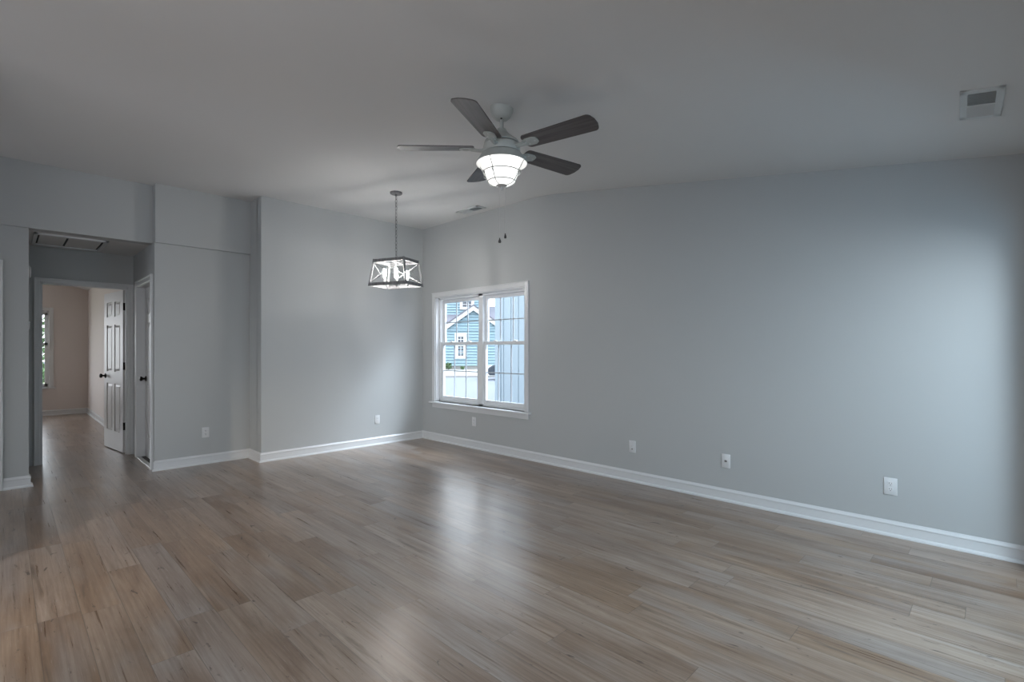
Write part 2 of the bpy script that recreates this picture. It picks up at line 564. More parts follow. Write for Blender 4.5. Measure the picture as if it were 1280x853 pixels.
w.box(2.10, 4.10, YF - 0.15, YF, 2.06, ZC)
w.box(XL - 0.12, -2.6, YF - 0.15, YF, -0.05, ZC)
w.box(-2.6, -0.6, YF - 0.15, YF, -0.05, 0.75)
w.box(-2.6, -0.6, YF - 0.15, YF, 2.15, ZC)
struct(w.build('wall_front', 'wall'), 'grey front wall with the sliding door, behind the camera', 'wall')
w = MB().box(0.9, 4.7, -2.3, -2.2, -0.6, 2.5)  # unseen enclosure, added to keep sky light out of the sliding door
w.box(0.8, 0.9, -2.3, YF - 0.151, -0.6, 2.5)
w.box(4.6, 4.7, -2.2, YF - 0.151, -0.6, 2.5)
w.box(0.8, 4.7, -2.3, YF - 0.151, 2.5, 2.6)
struct(w.build('wall_sky_blocker', 'wall'), 'added unseen walls and roof that block sky light outside the sliding door', 'wall')
w = MB().box(-1.40, -0.20, 4.16, 4.28, -0.05, ZC)
struct(w.build('wall_kitchen', 'wall'), 'grey partition wall at the end of the kitchen', 'wall')
# bedroom shell
BW0, BW1, BZ0, BZ1 = -0.22, 0.62, 0.55, 2.055
w = MB()
w.box(-3.1, -2.4, YBED, YBED + 0.14, -0.05, 3.2)
w.box(-0.8, BW0, YBED, YBED + 0.14, -0.05, 3.2)
w.box(BW1, XBED + 0.1, YBED, YBED + 0.14, -0.05, 3.2)
w.box(BW0, BW1, YBED, YBED + 0.14, -0.05, BZ0)
w.box(BW0, BW1, YBED, YBED + 0.14, BZ1, 3.2)
w.box(-2.4, -0.8, YBED, YBED + 0.14, -0.05, 0.6)
w.box(-2.4, -0.8, YBED, YBED + 0.14, 2.1, 3.2)
struct(w.build('wall_bedroom_far', 'bed_wall'), 'beige far wall of the bedroom with its window', 'wall')
w = MB().box(XBED, XBED + 0.1, YEND2, YBED, -0.05, 3.2)
struct(w.build('wall_bedroom_right', 'bed_wall'), 'beige right wall of the bedroom behind the open door', 'wall')
w = MB().box(-3.1, -3.0, YEND2, YBED, -0.05, 3.2)
w.box(-3.1, 0.2, YEND2 - 0.11, YEND2, -0.05, 3.2)
struct(w.build('wall_bedroom_left', 'bed_wall'), 'beige left side walls of the bedroom', 'wall')
w = MB().box(XH1 + 0.9, XH1 + 1.0, YREC + 0.13, YEND2, -0.05, ZH + 0.1)
w.box(XH1 + 0.12, XH1 + 1.0, YREC + 0.12, YEND2, ZH, ZH + 0.1)
w.box(XH1 + 0.12, XH1 + 0.9, YEND, YEND2, -0.05, ZH)
struct(w.build('wall_closet', 'bed_wall'), 'walls of the closed room behind the hall side door', 'wall')

# ------------------------------------------------------------------ baseboards
BB = [(0, 0), (0.030, 0), (0.030, 0.006), (0.026, 0.014), (0.014, 0.022), (0.0125, 0.078), (0.016, 0.082), (0.015, 0.088), (0.007, 0.100), (0.004, 0.106), (0, 0.106)]
def base_run(a, b, nrm, mb, ca=0, cb=0):
    """baseboard along a->b on a wall whose outward normal is nrm; ca, cb extend (+) or cut (-) the mitres by the profile depth."""
    a, b, nrm = Vector((*a, 0)), Vector((*b, 0)), Vector((*nrm, 0))
    d = (b - a).normalized()
    def fn(p, t):
        base = (a - d * ca * p[0]) if t == 0 else (b + d * cb * p[0])
        return base + nrm * p[0] + Vector((0, 0, p[1]))
    mb.prism(BB, fn)
m_ = MB()
base_run((XR, YB), (XR, YF), (-1, 0), m_, -1, 0)
struct(m_.build('baseboard_right', 'trim'), 'white baseboard along the right wall', 'baseboard')
m_ = MB()
base_run((XRET, YB), (XR, YB), (0, -1), m_, 1, -1)
base_run((XRET, YREC), (XRET, YB), (-1, 0), m_, -1, 1)
struct(m_.build('baseboard_back', 'trim'), 'white baseboard along the back wall and round its corner', 'baseboard')
m_ = MB()
base_run((XH1, YREC), (XRET, YREC), (0, -1), m_, 1, -1)
struct(m_.build('baseboard_recess', 'trim'), 'white baseboard along the recessed wall', 'baseboard')
m_ = MB()
base_run((-0.006, YSTUB), (XH0, YSTUB), (0, -1), m_, 0, 1)
base_run((XH0, YSTUB), (XH0, YSTUB + 0.11), (1, 0), m_, 1, 0)
struct(m_.build('baseboard_stub', 'trim'), 'short white baseboard left of the hall opening', 'baseboard')
m_ = MB()
base_run((-3.0, YBED), (XBED, YBED), (0, -1), m_, 0, -1)
struct(m_.build('baseboard_bedroom_far', 'trim'), 'white baseboard under the bedroom window wall', 'baseboard')
m_ = MB()
base_run((XBED, YBED), (XBED, YEND2), (-1, 0), m_, -1, 0)
struct(m_.build('baseboard_bedroom_right', 'trim'), 'white baseboard along the bedroom right wall', 'baseboard')

# ------------------------------------------------------------------ main window
def casing_profile_x(mb, y0, y1, z0, z1, x, s=-1, t=0.018):
    mb.box(min(x, x + s * t), max(x, x + s * t), y0, y1, z0, z1, bevel=0.004)

win = sroot('window_1', 'white twin double hung window in the right wall', 'window', (XR, (WY0 + WY1) / 2, WZ0))
k = MB()
k.box(XR - 0.018, XR, WY0 - 0.062, WY0, WZ0, WZ1 + 0.062, bevel=0.004)
k.box(XR - 0.018, XR, WY1, WY1 + 0.062, WZ0, WZ1 + 0.062, bevel=0.004)
k.box(XR - 0.018, XR, WY0, WY1, WZ1, WZ1 + 0.062, bevel=0.004)
k.box(XR - 0.024, XR, WY0 - 0.066, WY1 + 0.066, WZ1 + 0.052, WZ1 + 0.066, bevel=0.003)
k.build('casing', 'trim', win)
k = MB().box(XR - 0.055, XR + 0.10, WY0 - 0.10, WY1 + 0.10, WZ0 - 0.024, WZ0, bevel=0.006)
sill = k.build('sill', 'trim', win)
k = MB().box(XR - 0.016, XR, WY0 - 0.062, WY1 + 0.062, WZ0 - 0.085, WZ0 - 0.024, bevel=0.004)
k.build('apron', 'trim', win)
k = MB()
k.box(XR - 0.002, XR + 0.08, WY0 - 0.001, WY0 + 0.012, WZ0, WZ1)
k.box(XR - 0.002, XR + 0.08, WY1 - 0.012, WY1 + 0.001, WZ0, WZ1)
k.box(XR - 0.002, XR + 0.08, WY0, WY1, WZ1 - 0.012, WZ1 + 0.001)
k.build('jamb_liner', 'trim', win)
fx0, fx1 = XR + 0.055, XR + 0.145
k = MB()
k.box(fx0, fx1, WY0 + 0.005, WY0 + 0.040, WZ0, WZ1 - 0.005, bevel=0.003)
k.box(fx0, fx1, WY1 - 0.040, WY1 - 0.005, WZ0, WZ1 - 0.005, bevel=0.003)
k.box(fx0, fx1, 4.785, 4.865, WZ0, WZ1 - 0.005, bevel=0.003)
k.box(fx0, fx1, WY0, WY1, WZ1 - 0.04, WZ1 - 0.005, bevel=0.003)
k.box(fx0, fx1, WY0, WY1, WZ0, WZ0 + 0.030, bevel=0.003)
k.build('window_frame', 'vinyl', win)
ZM = 1.375   # meeting rail
for (a, b) in ((WY0 + 0.040, 4.785), (4.865, WY1 - 0.040)):
    for upper in (True, False):
        x0, x1 = (XR + 0.105, XR + 0.135) if upper else (XR + 0.068, XR + 0.100)
        z0, z1 = (ZM - 0.02, WZ1 - 0.04) if upper else (WZ0 + 0.03, ZM + 0.022)
        st = 0.042
        rb = 0.042 if upper else 0.052
        rt = 0.042
        s = MB()
        s.box(x0, x1, a, a + st, z0, z1, bevel=0.003)
        s.box(x0, x1, b - st, b, z0, z1, bevel=0.003)
        s.box(x0, x1, a + st, b - st, z0, z0 + rb, bevel=0.003)
        s.box(x0, x1, a + st, b - st, z1 - rt, z1, bevel=0.003)
        so = s.build('sash', 'vinyl', win)
        xm = (x0 + x1) / 2
        g = MB().box(xm - 0.003, xm + 0.003, a + st - 0.004, b - st + 0.004, z0 + rb - 0.004, z1 - rt + 0.004)
        g.build('glass_pane', 'glass', so)
        g = MB()
        ga, gb, gz0, gz1 = a + st, b - st, z0 + rb, z1 - rt
        for q in (1, 2):
            yy = ga + (gb - ga) * q / 3
            g.box(xm - 0.0055, xm + 0.0055, yy - 0.006, yy + 0.006, gz0, gz1)
        zz = gz0 + (gz1 - gz0) * (0.5 if upper else 0.5)
        g.box(xm - 0.0052, xm + 0.0052, ga, gb, zz - 0.006, zz + 0.006)
        g.build('window_grid', 'muntin', so)
        if not upper:
            for q in (0.27, 0.73):
                yy = a + (b - a) * q
                l = MB().box(x0 + 0.002, x1 + 0.004, yy - 0.028, yy + 0.028, z1, z1 + 0.010, bevel=0.003)
                l.lathe([(0.011, z1 + 0.008), (0.010, z1 + 0.018), (0, z1 + 0.019)], x0 + 0.014, yy, 12)
                l.build('sash_lock', 'vinyl', so)

# ------------------------------------------------------------------ bedroom window
bw = sroot('window_2', 'white double hung window in the bedroom beyond the doorway', 'window', ((BW0 + BW1) / 2, YBED, BZ0))
k = MB()
k.box(BW0 - 0.062, BW0, YBED - 0.018, YBED, BZ0, BZ1 + 0.062, bevel=0.004)
k.box(BW1, BW1 + 0.062, YBED - 0.018, YBED, BZ0, BZ1 + 0.062, bevel=0.004)
k.box(BW0, BW1, YBED - 0.018, YBED, BZ1, BZ1 + 0.062, bevel=0.004)
k.build('casing', 'trim', bw)
MB().box(BW0 - 0.09, BW1 + 0.09, YBED - 0.05, YBED + 0.08, BZ0 - 0.024, BZ0, bevel=0.005).build('sill', 'trim', bw)
k = MB()
k.box(BW0, BW0 + 0.022, YBED + 0.02, YBED + 0.13, BZ0, BZ1)
k.box(BW1 - 0.022, BW1, YBED + 0.02, YBED + 0.13, BZ0, BZ1)
k.box(BW0, BW1, YBED + 0.04, YBED + 0.13, BZ1 - 0.04, BZ1)
k.box(BW0, BW1, YBED + 0.04, YBED + 0.13, BZ0, BZ0 + 0.03)
k.build('window_frame', 'vinyl', bw)
for upper in (True, False):
    y0, y1 = (YBED + 0.055, YBED + 0.08) if upper else (YBED + 0.025, YBED + 0.05)
    z0, z1 = (1.38, BZ1 - 0.04) if upper else (BZ0 + 0.03, 1.42)
    a, b = BW0 + 0.022, BW1 - 0.022
    s = MB()
    s.box(a, a + 0.042, y0, y1, z0, z1)
    s.box(b - 0.042, b, y0, y1, z0, z1)
    s.box(a, b, y0, y1, z0, z0 + 0.045)
    s.box(a, b, y0, y1, z1 - 0.042, z1)
    so = s.build('sash', 'vinyl', bw)
    ym = (y0 + y1) / 2
    MB().box(a + 0.04, b - 0.04, ym - 0.003, ym + 0.003, z0 + 0.04, z1 - 0.04).build('glass_pane', 'glass', so)

# ------------------------------------------------------------------ doors
def door_leaf(mb, wd, ht, th):
    """six panel leaf in local axes: x 0..wd, y 0..th (face at y=0 and y=th), z 0..ht"""
    st, ms = 0.115, 0.10
    rows = [(0.0, 0.235), (0.845, 0.995), (1.60, 1.705), (ht - 0.125, ht)]
    mb.box(0, st, 0, th, 0, ht)
    mb.box(wd - st, wd, 0, th, 0, ht)
    c0, c1 = wd / 2 - ms / 2, wd / 2 + ms / 2
    for (a, b) in rows:
        mb.box(st, wd - st, 0, th, a, b)
    for (a, b) in ((0.235, 0.845), (0.995, 1.60), (1.705, ht - 0.125)):
        mb.box(c0, c1, 0, th, a, b)
        for (p, q) in ((st, c0), (c1, wd - st)):
            mb.box(p, q, 0.011, th - 0.011, a, b)
            i = 0.032
            for s0, s1, face in ((0.003, 0.012, 0), (th - 0.012, th - 0.003, 1)):
                bm = bmesh.new()
                e = 0.020
                o4 = [(p + 0.006 + e * 0, a + 0.006), (q - 0.006, a + 0.006), (q - 0.006, b - 0.006), (p + 0.006, b - 0.006)]
                o4 = [(p + e * 0.6, a + e * 0.6), (q - e * 0.6, a + e * 0.6), (q - e * 0.6, b - e * 0.6), (p + e * 0.6, b - e * 0.6)]
                i4 = [(p + i + e * 0.3, a + i + e * 0.3), (q - i - e * 0.3, a + i + e * 0.3), (q - i - e * 0.3, b - i - e * 0.3), (p + i + e * 0.3, b - i - e * 0.3)]
                yo, yi = (s1, s0) if face == 0 else (s0, s1)
                A = [bm.verts.new((x, yo, z)) for x, z in o4]
                B = [bm.verts.new((x, yi, z)) for x, z in i4]
                bm.faces.new(B)
                for t in range(4):
                    bm.faces.new((A[t], A[(t + 1) % 4], B[(t + 1) % 4], B[t]))
                mb._add(bm)
    return mb

def knob_mb(p, n):
    """door knob at p on a face whose normal is n"""
    q = Vector(n).to_track_quat('Z', 'Y').to_matrix().to_4x4()
    mtx = Matrix.Translation(Vector(p)) @ q
    return MB().lathe([(0, 0), (0.033, 0), (0.033, 0.004), (0.026, 0.010), (0.012, 0.013), (0.011, 0.032), (0.020, 0.036), (0.028, 0.046), (0.0285, 0.054), (0.022, 0.063), (0.010, 0.067), (0, 0.068)], seg=20, mtx=mtx)

d1 = sroot('door_1', 'white six panel door standing open into the bedroom', 'door', (D1X1 - 0.004, YEND2 + 0.004, 0))
ANG = R(97)
LW = 0.782
# local x runs from hinge to free edge, local y towards the bedroom side face
rot = Matrix.Translation((D1X1 - 0.004, YEND2 + 0.004, 0.012)) @ Matrix.Rotation(ANG, 4, 'Z') @ Matrix.Translation((0, 0, 0))
lf = door_leaf(MB(), LW, 2.018, 0.035)
leaf = lf.build('door_leaf', 'door', d1, mtx=rot)
kp = rot @ Vector((LW - 0.065, 0.035, 0.93))
def ldir(v):
    return (rot.to_3x3() @ Vector(v))
for yy, nn in ((0.035, (0, 1, 0)), (0.0, (0, -1, 0))):
    knob_mb(rot @ Vector((LW - 0.065, yy, 0.935)), ldir(nn)).build('door_knob', 'black', leaf, smooth=True)
for z in (0.34, 1.09, 1.83):
    h = MB().box(-0.003, 0.001, 0.002, 0.034, z - 0.062, z + 0.032, mtx=rot)
    h.lathe([(0, z - 0.066), (0.0075, z - 0.066), (0.0075, z + 0.036), (0, z + 0.036)], D1X1 - 0.006, YEND2 + 0.006, 10)
    h.box(D1X1 - 0.0145, D1X1 - 0.0125, YEND2 - 0.034, YEND2 + 0.002, z - 0.05, z + 0.044)
    h.build('hinge', 'black', leaf)
def cas(mb, axis, lo, hi, face, nrm, ztop, t=0.018, wd=0.068, rev=0.006):
    """door casing round an opening lo..hi along axis on a wall face"""
    def bx(a, b, z0, z1, tt):
        f0, f1 = sorted((face, face + nrm * tt))
        if axis == 'x':
            mb.box(a, b, f0, f1, z0, z1, bevel=0.003)
        else:
            mb.box(f0, f1, a, b, z0, z1, bevel=0.003)
    for (a, b) in ((lo - wd + 0.0015, lo), (hi, hi + wd - 0.0015)):
        bx(a, b, 0, ztop + wd - 0.0015, t)
    bx(lo - 0.001, hi + 0.001, ztop, ztop + wd - 0.0015, t - 0.0004)
    for (a, b) in ((lo - wd, lo - wd + 0.018), (hi + wd - 0.018, hi + wd)):
        bx(a, b, 0, ztop + wd, t + 0.005)
    bx(lo - wd + 0.001, hi + wd - 0.001, ztop + wd - 0.018, ztop + wd + 0.0005, t + 0.0045)
dc = MB()
cas(dc, 'x', D1X0, D1X1, YEND, -1, 2.045, wd=0.050)
dc.box(D1X0 - 0.002, D1X0 + 0.012, YEND - 0.004, YEND2 + 0.004, 0, 2.045)
dc.box(D1X1 - 0.012, D1X1 + 0.002, YEND - 0.004, YEND2 + 0.004, 0, 2.045)
dc.box(D1X0, D1X1, YEND - 0.004, YEND2 + 0.004, 2.033, 2.047)
dc.box(D1X0 + 0.01, D1X0 + 0.022, YEND + 0.03, YEND + 0.065, 0, 2.035)
dc.box(D1X1 - 0.022, D1X1 - 0.01, YEND + 0.03, YEND + 0.065, 0, 2.035)
struct(dc.build('trim_1', 'trim'), 'white casing of the bedroom doorway', 'trim')

d2 = sroot('door_2', 'white closed door in the right wall of the hall', 'door', (XH1 + 0.07, (D2Y0 + D2Y1) / 2, 0))
rot = Matrix.Translation((XH1 + 0.07, D2Y0 + 0.004, 0.012)) @ Matrix.Rotation(PI / 2, 4, 'Z') @ Matrix.Translation((0, -0.035, 0))
leaf2 = door_leaf(MB(), D2Y1 - D2Y0 - 0.008, 2.018, 0.035).build('door_leaf', 'door', d2, mtx=rot)
knob_mb((XH1 + 0.07, D2Y1 - 0.068, 0.945), (-1, 0, 0)).build('door_knob', 'black', leaf2, smooth=True)
dc = MB()
cas(dc, 'y', D2Y0, D2Y1, XH1, -1, 2.045, wd=0.062)
dc.box(XH1 - 0.002, XH1 + 0.12, D2Y0 - 0.004, D2Y0 + 0.002, 0, 2.045)
dc.box(XH1 - 0.002, XH1 + 0.12, D2Y1 - 0.002, D2Y1 + 0.012, 0, 2.045)
dc.box(XH1 - 0.002, XH1 + 0.12, D2Y0, D2Y1, 2.033, 2.047)
struct(dc.build('trim_2', 'trim'), 'white casing of the side door in the hall', 'trim')
MB_ = MB().box(XH1 - 0.012, XH1 + 0.03, D2Y0 + 0.003, D2Y1 - 0.003, 0.0, 0.010, bevel=0.003)
struct(MB_.build('trim_3', 'strip'), 'pale threshold strip under the side door', 'trim')
MB_ = MB().box(XH1 + 0.03, XH1 + 0.95, D2Y0, D2Y1, 0.0, 0.006)
struct(MB_.build('floor_closet', 'tilefloor'), 'dark floor inside the side room', 'floor')
dc = MB()
cas(dc, 'x', -0.95, -0.075, YSTUB, -1, 2.045, wd=0.068)
struct(dc.build('trim_4', 'trim'), 'white door casing at the left edge of the view', 'trim')
d3 = sroot('door_3', 'white closed door beside the stub wall at the far left', 'door', (-0.5, YSTUB + 0.05, 0))
door_leaf(MB(), 0.855, 2.03, 0.035).build('door_leaf', 'door', d3, mtx=Matrix.Translation((-0.94, YSTUB + 0.05, 0.012)))

# ------------------------------------------------------------------ sliding door in the front wall (behind the camera)
sd = sroot('door_4', 'white framed sliding glass door in the front wall', 'door', (3.10, YF, 0))
k = MB()
for a, b in ((2.10, 2.16), (3.06, 3.14), (4.04, 4.10)):
    k.box(a, b, YF - 0.12, YF - 0.05, 0.0, 2.06)
k.box(2.10, 4.10, YF - 0.12, YF - 0.05, 2.0, 2.06)
k.box(2.10, 4.10, YF - 0.12, YF - 0.05, 0.0, 0.05)
k.build('slider_frame', 'vinyl', sd)
MB().box(2.16, 3.06, YF - 0.088, YF - 0.082, 0.05, 2.0).build('glass_pane', 'glass', sd)
MB().box(3.14, 4.04, YF - 0.088, YF - 0.082, 0.05, 2.0).build('glass_pane', 'glass', sd)

# ------------------------------------------------------------------ ceiling fan
FX, FY = 2.227, 2.267
FG = 'fan'
fan = thing('ceiling_fan', 'five blade ceiling fan with grey wood blades and lit caged glass lamp', 'ceiling fan', (FX, FY, ceil_z(FY)))
def at0(mb):
    return mb
MB().lathe([(0, 2.765), (0.022, 2.762), (0.040, 2.766), (0.060, 2.785), (0.071, 2.812), (0.074, 2.838), (0.075, 2.862)], FX, FY, 40).build('canopy', 'fan', fan, True)
MB().lathe([(0, 2.66), (0.0125, 2.66), (0.0125, 2.775), (0, 2.775)], FX, FY, 20).build('downrod', 'fan', fan, True)
for a in (40, 220):
    MB().lathe([(0, 2.759), (0.006, 2.759), (0.006, 2.773), (0, 2.773)], FX + 0.024 * math.cos(R(a)), FY + 0.024 * math.sin(R(a)), 8).build('canopy_screw', 'black', fan)
MB().lathe([(0.013, 2.705), (0.028, 2.702), (0.033, 2.690), (0.055, 2.664), (0.085, 2.640), (0.108, 2.622), (0.113, 2.611), (0.110, 2.606), (0, 2.606)], FX, FY, 48).build('motor_cover', 'fan', fan, True)
MB().lathe([(0, 2.606), (0.098, 2.606), (0.098, 2.598), (0, 2.598)], FX, FY, 48).build('motor_gap', 'black', fan, True)
MB().lathe([(0, 2.599), (0.114, 2.599), (0.118, 2.594), (0.120, 2.552), (0.117, 2.547), (0, 2.547)], FX, FY, 48).build('motor_housing', 'fan', fan, True)
MB().lathe([(0, 2.547), (0.110, 2.547), (0.110, 2.541), (0, 2.541)], FX, FY, 48).build('housing_gap', 'black', fan, True)
lamp = MB().lathe([(0.118, 2.541), (0.128, 2.539), (0.146, 2.512), (0.160, 2.494), (0.166, 2.483), (0.164, 2.479), (0.162, 2.480)], FX, FY, 56).build('lamp_skirt', 'fan', fan, True)
MB().lathe([(0.162, 2.480), (0.156, 2.494), (0.142, 2.510), (0.124, 2.532), (0.0, 2.535)], FX, FY, 56).build('reflector', 'inside', lamp, True)
MB().lathe([(0.0, 2.530), (0.116, 2.525), (0.120, 2.50), (0.112, 2.45), (0.106, 2.425), (0.098, 2.40), (0.084, 2.368), (0.060, 2.350), (0.030, 2.343), (0, 2.342)], FX, FY, 48).build('glass_shade', 'lampglass', lamp, True)
k = MB()
k.ring(FX, FY, 2.425, 0.1195, 0.0030, 48)
k.ring(FX, FY, 2.366, 0.0905, 0.0030, 48)
for a in (198, 288, 18, 108):
    ca, sa = math.cos(R(a)), math.sin(R(a))
    P = lambda r, z: (FX + r * ca, FY + r * sa, z)
    k.tube([P(0.158, 2.487), P(0.140, 2.455), P(0.1195, 2.428), P(0.117, 2.415), P(0.105, 2.390), P(0.0905, 2.366), P(0.070, 2.350), P(0.034, 2.342)], 0.0028, 6)
    k.tube([P(0.121, 2.430), P(0.131, 2.424), P(0.129, 2.411), P(0.117, 2.405)], 0.0030, 6)
k.build('lamp_cage', 'fan', lamp, True)
MB().lathe([(0, 2.347), (0.034, 2.346), (0.036, 2.341), (0.022, 2.335), (0.008, 2.331), (0.006, 2.322), (0.008, 2.317), (0.004, 2.311), (0, 2.310)], FX, FY, 24).build('finial', 'steel', lamp, True)

ZBL = 2.577
def blade_parts(first):
    pts = []
    r0, r1 = 0.175, 0.662
    w0, w1 = 0.060, 0.076
    out = []
    def corner(cx, cy, rad, a0, a1, k=5):
        return [(cx + rad * math.cos(R(a0 + (a1 - a0) * t / k)), cy + rad * math.sin(R(a0 + (a1 - a0) * t / k))) for t in range(k + 1)]
    out += corner(r1 - 0.040, w1 - 0.032, 0.032, 82, 12)
    out += [(r1, 0.022), (r1, -0.022)]
    out += corner(r1 - 0.040, -w1 + 0.032, 0.032, -12, -82)
    out += corner(r0 + 0.028, -w0 + 0.024, 0.028, -95, -170)
    out += corner(r0 + 0.028, w0 - 0.024, 0.028, 170, 95)
    return out
OUT = blade_parts(True)
TIP = {}
angs = [135.2, 207.2, 279.2, 351.2, 63.2]
b_proto = None
for a in angs:
    if b_proto is None:
        mb = MB().prism(OUT, lambda p, t: (p[0], p[1], 0.0065 * t))
        bo = mb.build('blade', 'blade')
        ib = MB()
        ip = [(0.168, -0.022), (0.195, -0.034), (0.245, -0.036), (0.268, -0.022), (0.272, 0.0), (0.268, 0.022), (0.245, 0.036), (0.195, 0.034), (0.168, 0.022)]
        ib.prism(ip, lambda p, t: (p[0], p[1], -0.007 + 0.0068 * t))
        ib.tube([(0.106, 0, -0.006), (0.135, 0, -0.012), (0.165, 0, -0.010), (0.195, 0, -0.006)], 0.011, 10)
        ib.box(0.10, 0.180, -0.017, 0.017, -0.014, -0.003, bevel=0.003)
        io = ib.build('blade_iron', 'fan')
        so_ = [MB().lathe([(0, -0.0105), (0.005, -0.010), (0.006, -0.007), (0, -0.007)], px, py, 8).build('screw', 'steel')
               for px, py in ((0.205, -0.018), (0.205, 0.018), (0.252, 0.0))]
        b_proto = (bo, io, so_)
    else:
        bo = b_proto[0].copy(); io = b_proto[1].copy(); so_ = [q.copy() for q in b_proto[2]]
        for q in [bo, io] + so_:
            COL.objects.link(q)
    bo.parent = fan
    bo.location = (0, 0, ZBL - ceil_z(FY))
    bo.rotation_euler = (R(-11), 0, R(a))       # clockwise edge raised
    bo.rotation_mode = 'XYZ'
    io.parent = fan
    io.location = bo.location
    io.rotation_euler = bo.rotation_euler
    for q in so_:
        q.parent = io
for (dx, dy, z0, z1, big) in ((0.072, 0.092, 2.50, 2.0, True), (0.098, 0.066, 2.50, 2.03, False)):
    k = MB()
    nb = 90
    k.tube([(FX + dx, FY + dy, z0), (FX + dx, FY + dy, z1 + 0.03)], 0.0007, 6)
    ch = k.build('pull_chain', 'steel', fan)
    k = MB()
    rr = 0.010 if big else 0.008
    k.lathe([(0, z1 + 0.034), (0.003, z1 + 0.033), (0.004, z1 + 0.026), (rr, z1 + 0.012), (rr, z1 + 0.004), (rr * 0.6, z1), (0, z1)], FX + dx, FY + dy, 14)
    k.build('chain_pull', 'chain', ch, True)
# ------------------------------------------------------------------ pendant lantern
PX, PY = 3.077, 4.823
pen = thing('pendant_lantern', 'grey open frame lantern with four lit bulbs hanging from the ceiling', 'pendant light', (PX, PY, ZC), R(21))
def P_(o):
    return o
zt = lambda z: z - ZC
lpart(MB().lathe([(0, zt(3.037)), (0.060, zt(3.037)), (0.067, zt(3.042)), (0.068, zt(3.058)), (0, zt(3.058))], seg=36).lathe([(0, zt(3.015)), (0.010, zt(3.015)), (0.012, zt(3.037)), (0, zt(3.037))], seg=16), 'canopy', 'cage', pen, True)
k = MB()
z = 3.020
i = 0
while z > 2.335:
    r1_, h = 0.0115, 0.044
    pts = []
    for q in range(14):
        a = 2 * PI * q / 14
        s_, c_ = math.sin(a), math.cos(a)
        p = (r1_ * c_, 0, zt(z - h / 2) + (h / 2) * s_)
        if i % 2:
            p = (0, p[0], p[2])
        pts.append(p)
    k.tube(pts, 0.0022, 5, True)
    z -= h - 0.005
    i += 1
k.tube([(0.002, 0.002, zt(3.02)), (-0.002, 0.001, zt(2.7)), (0.001, -0.002, zt(2.34))], 0.0008, 6)
lpart(k, 'chain', 'chain', pen)
ZB0, ZT1 = 2.0, 2.297
BX, BY, TX, TY = 0.1625, 0.245, 0.138, 0.198      # half sizes bottom / top
def corner(sx_, sy_, z):
    t = (z - ZB0) / (ZT1 - ZB0)
    return Vector((sx_ * (BX + (TX - BX) * t), sy_ * (BY + (TY - BY) * t), zt(z)))
def bar(mb, a, b, wd, ht, mtx=None):
    """rectangular bar from a to b, wd across, ht in z (or the other across if vertical)"""
    a, b = Vector(a), Vector(b)
    d = (b - a)
    q = d.to_track_quat('X', 'Z').to_matrix().to_4x4()
    mb.box(0, d.length, -wd / 2, wd / 2, -ht / 2, ht / 2, mtx=Matrix.Translation(a) @ q)
for z in (ZT1 - 0.016, ZB0 + 0.018):
    cs = [corner(1, 1, z), corner(-1, 1, z), corner(-1, -1, z), corner(1, -1, z)]
    k = MB()
    for q in range(4):
        bar(k, cs[q], cs[(q + 1) % 4], 0.016, 0.034)
    lpart(k, 'top_frame' if z > 2.1 else 'bottom_frame', 'cage', pen)
for sx_, sy_ in ((1, 1), (-1, 1), (-1, -1), (1, -1)):
    k = MB()
    bar(k, corner(sx_, sy_, ZB0), corner(sx_, sy_, ZT1 + 0.004), 0.020, 0.020)
    lpart(k, 'corner_post', 'cage', pen)
cs = [(1, 1), (-1, 1), (-1, -1), (1, -1)]
for q in range(4):
    a, b = cs[q], cs[(q + 1) % 4]
    k = MB()
    k.tube([corner(*a, ZB0 + 0.036), corner(*b, ZT1 - 0.033)], 0.0028, 6)
    k.tube([corner(*b, ZB0 + 0.036), corner(*a, ZT1 - 0.033)], 0.0028, 6)
    mid = (corner(*a, 2.148) + corner(*b, 2.148)) / 2
    lpart(k, 'cross_brace', 'rod', pen)
k = MB()
bar(k, (-TX, 0, zt(ZT1 - 0.016)), (TX, 0, zt(ZT1 - 0.016)), 0.016, 0.02)
k.lathe([(0, zt(2.335)), (0.012, zt(2.335)), (0.014, zt(2.30)), (0.020, zt(2.285)), (0.020, zt(2.27)), (0.007, zt(2.265)), (0.007, zt(2.03)), (0, zt(2.03))], seg=16)
lpart(k, 'center_stem', 'rod', pen, True)
k = MB()
k.lathe([(0, zt(2.048)), (0.018, zt(2.045)), (0.020, zt(2.03)), (0.012, zt(2.018)), (0, zt(2.012))], seg=16)
spots = [(0.105, 0.076), (-0.105, 0.076), (-0.105, -0.076), (0.105, -0.076)]
for sx_, sy_ in spots:
    k.tube([(0, 0, zt(2.035)), (sx_ * 0.5, sy_ * 0.5, zt(2.026)), (sx_, sy_, zt(2.030))], 0.0055, 8)
    k.lathe([(0, zt(2.012)), (0.010, zt(2.014)), (0.020, zt(2.030)), (0.016, zt(2.036)), (0, zt(2.036))], sx_, sy_, 14)
lpart(k, 'lamp_arms', 'rod', pen, True)
for sx_, sy_ in spots:
    s = lpart(MB().lathe([(0, zt(2.034)), (0.011, zt(2.034)), (0.011, zt(2.082)), (0.008, zt(2.086)), (0, zt(2.086))], sx_, sy_, 14), 'candle_sleeve', 'candle', pen, True)
    b = MB().lathe([(0, zt(2.086)), (0.009, zt(2.087)), (0.011, zt(2.10)), (0.018, zt(2.128)), (0.0205, zt(2.150)), (0.018, zt(2.170)), (0.012, zt(2.186)), (0, zt(2.191))], sx_, sy_, 20)
    b = b.build('bulb', 'bulb', None, True)
    b.parent = s

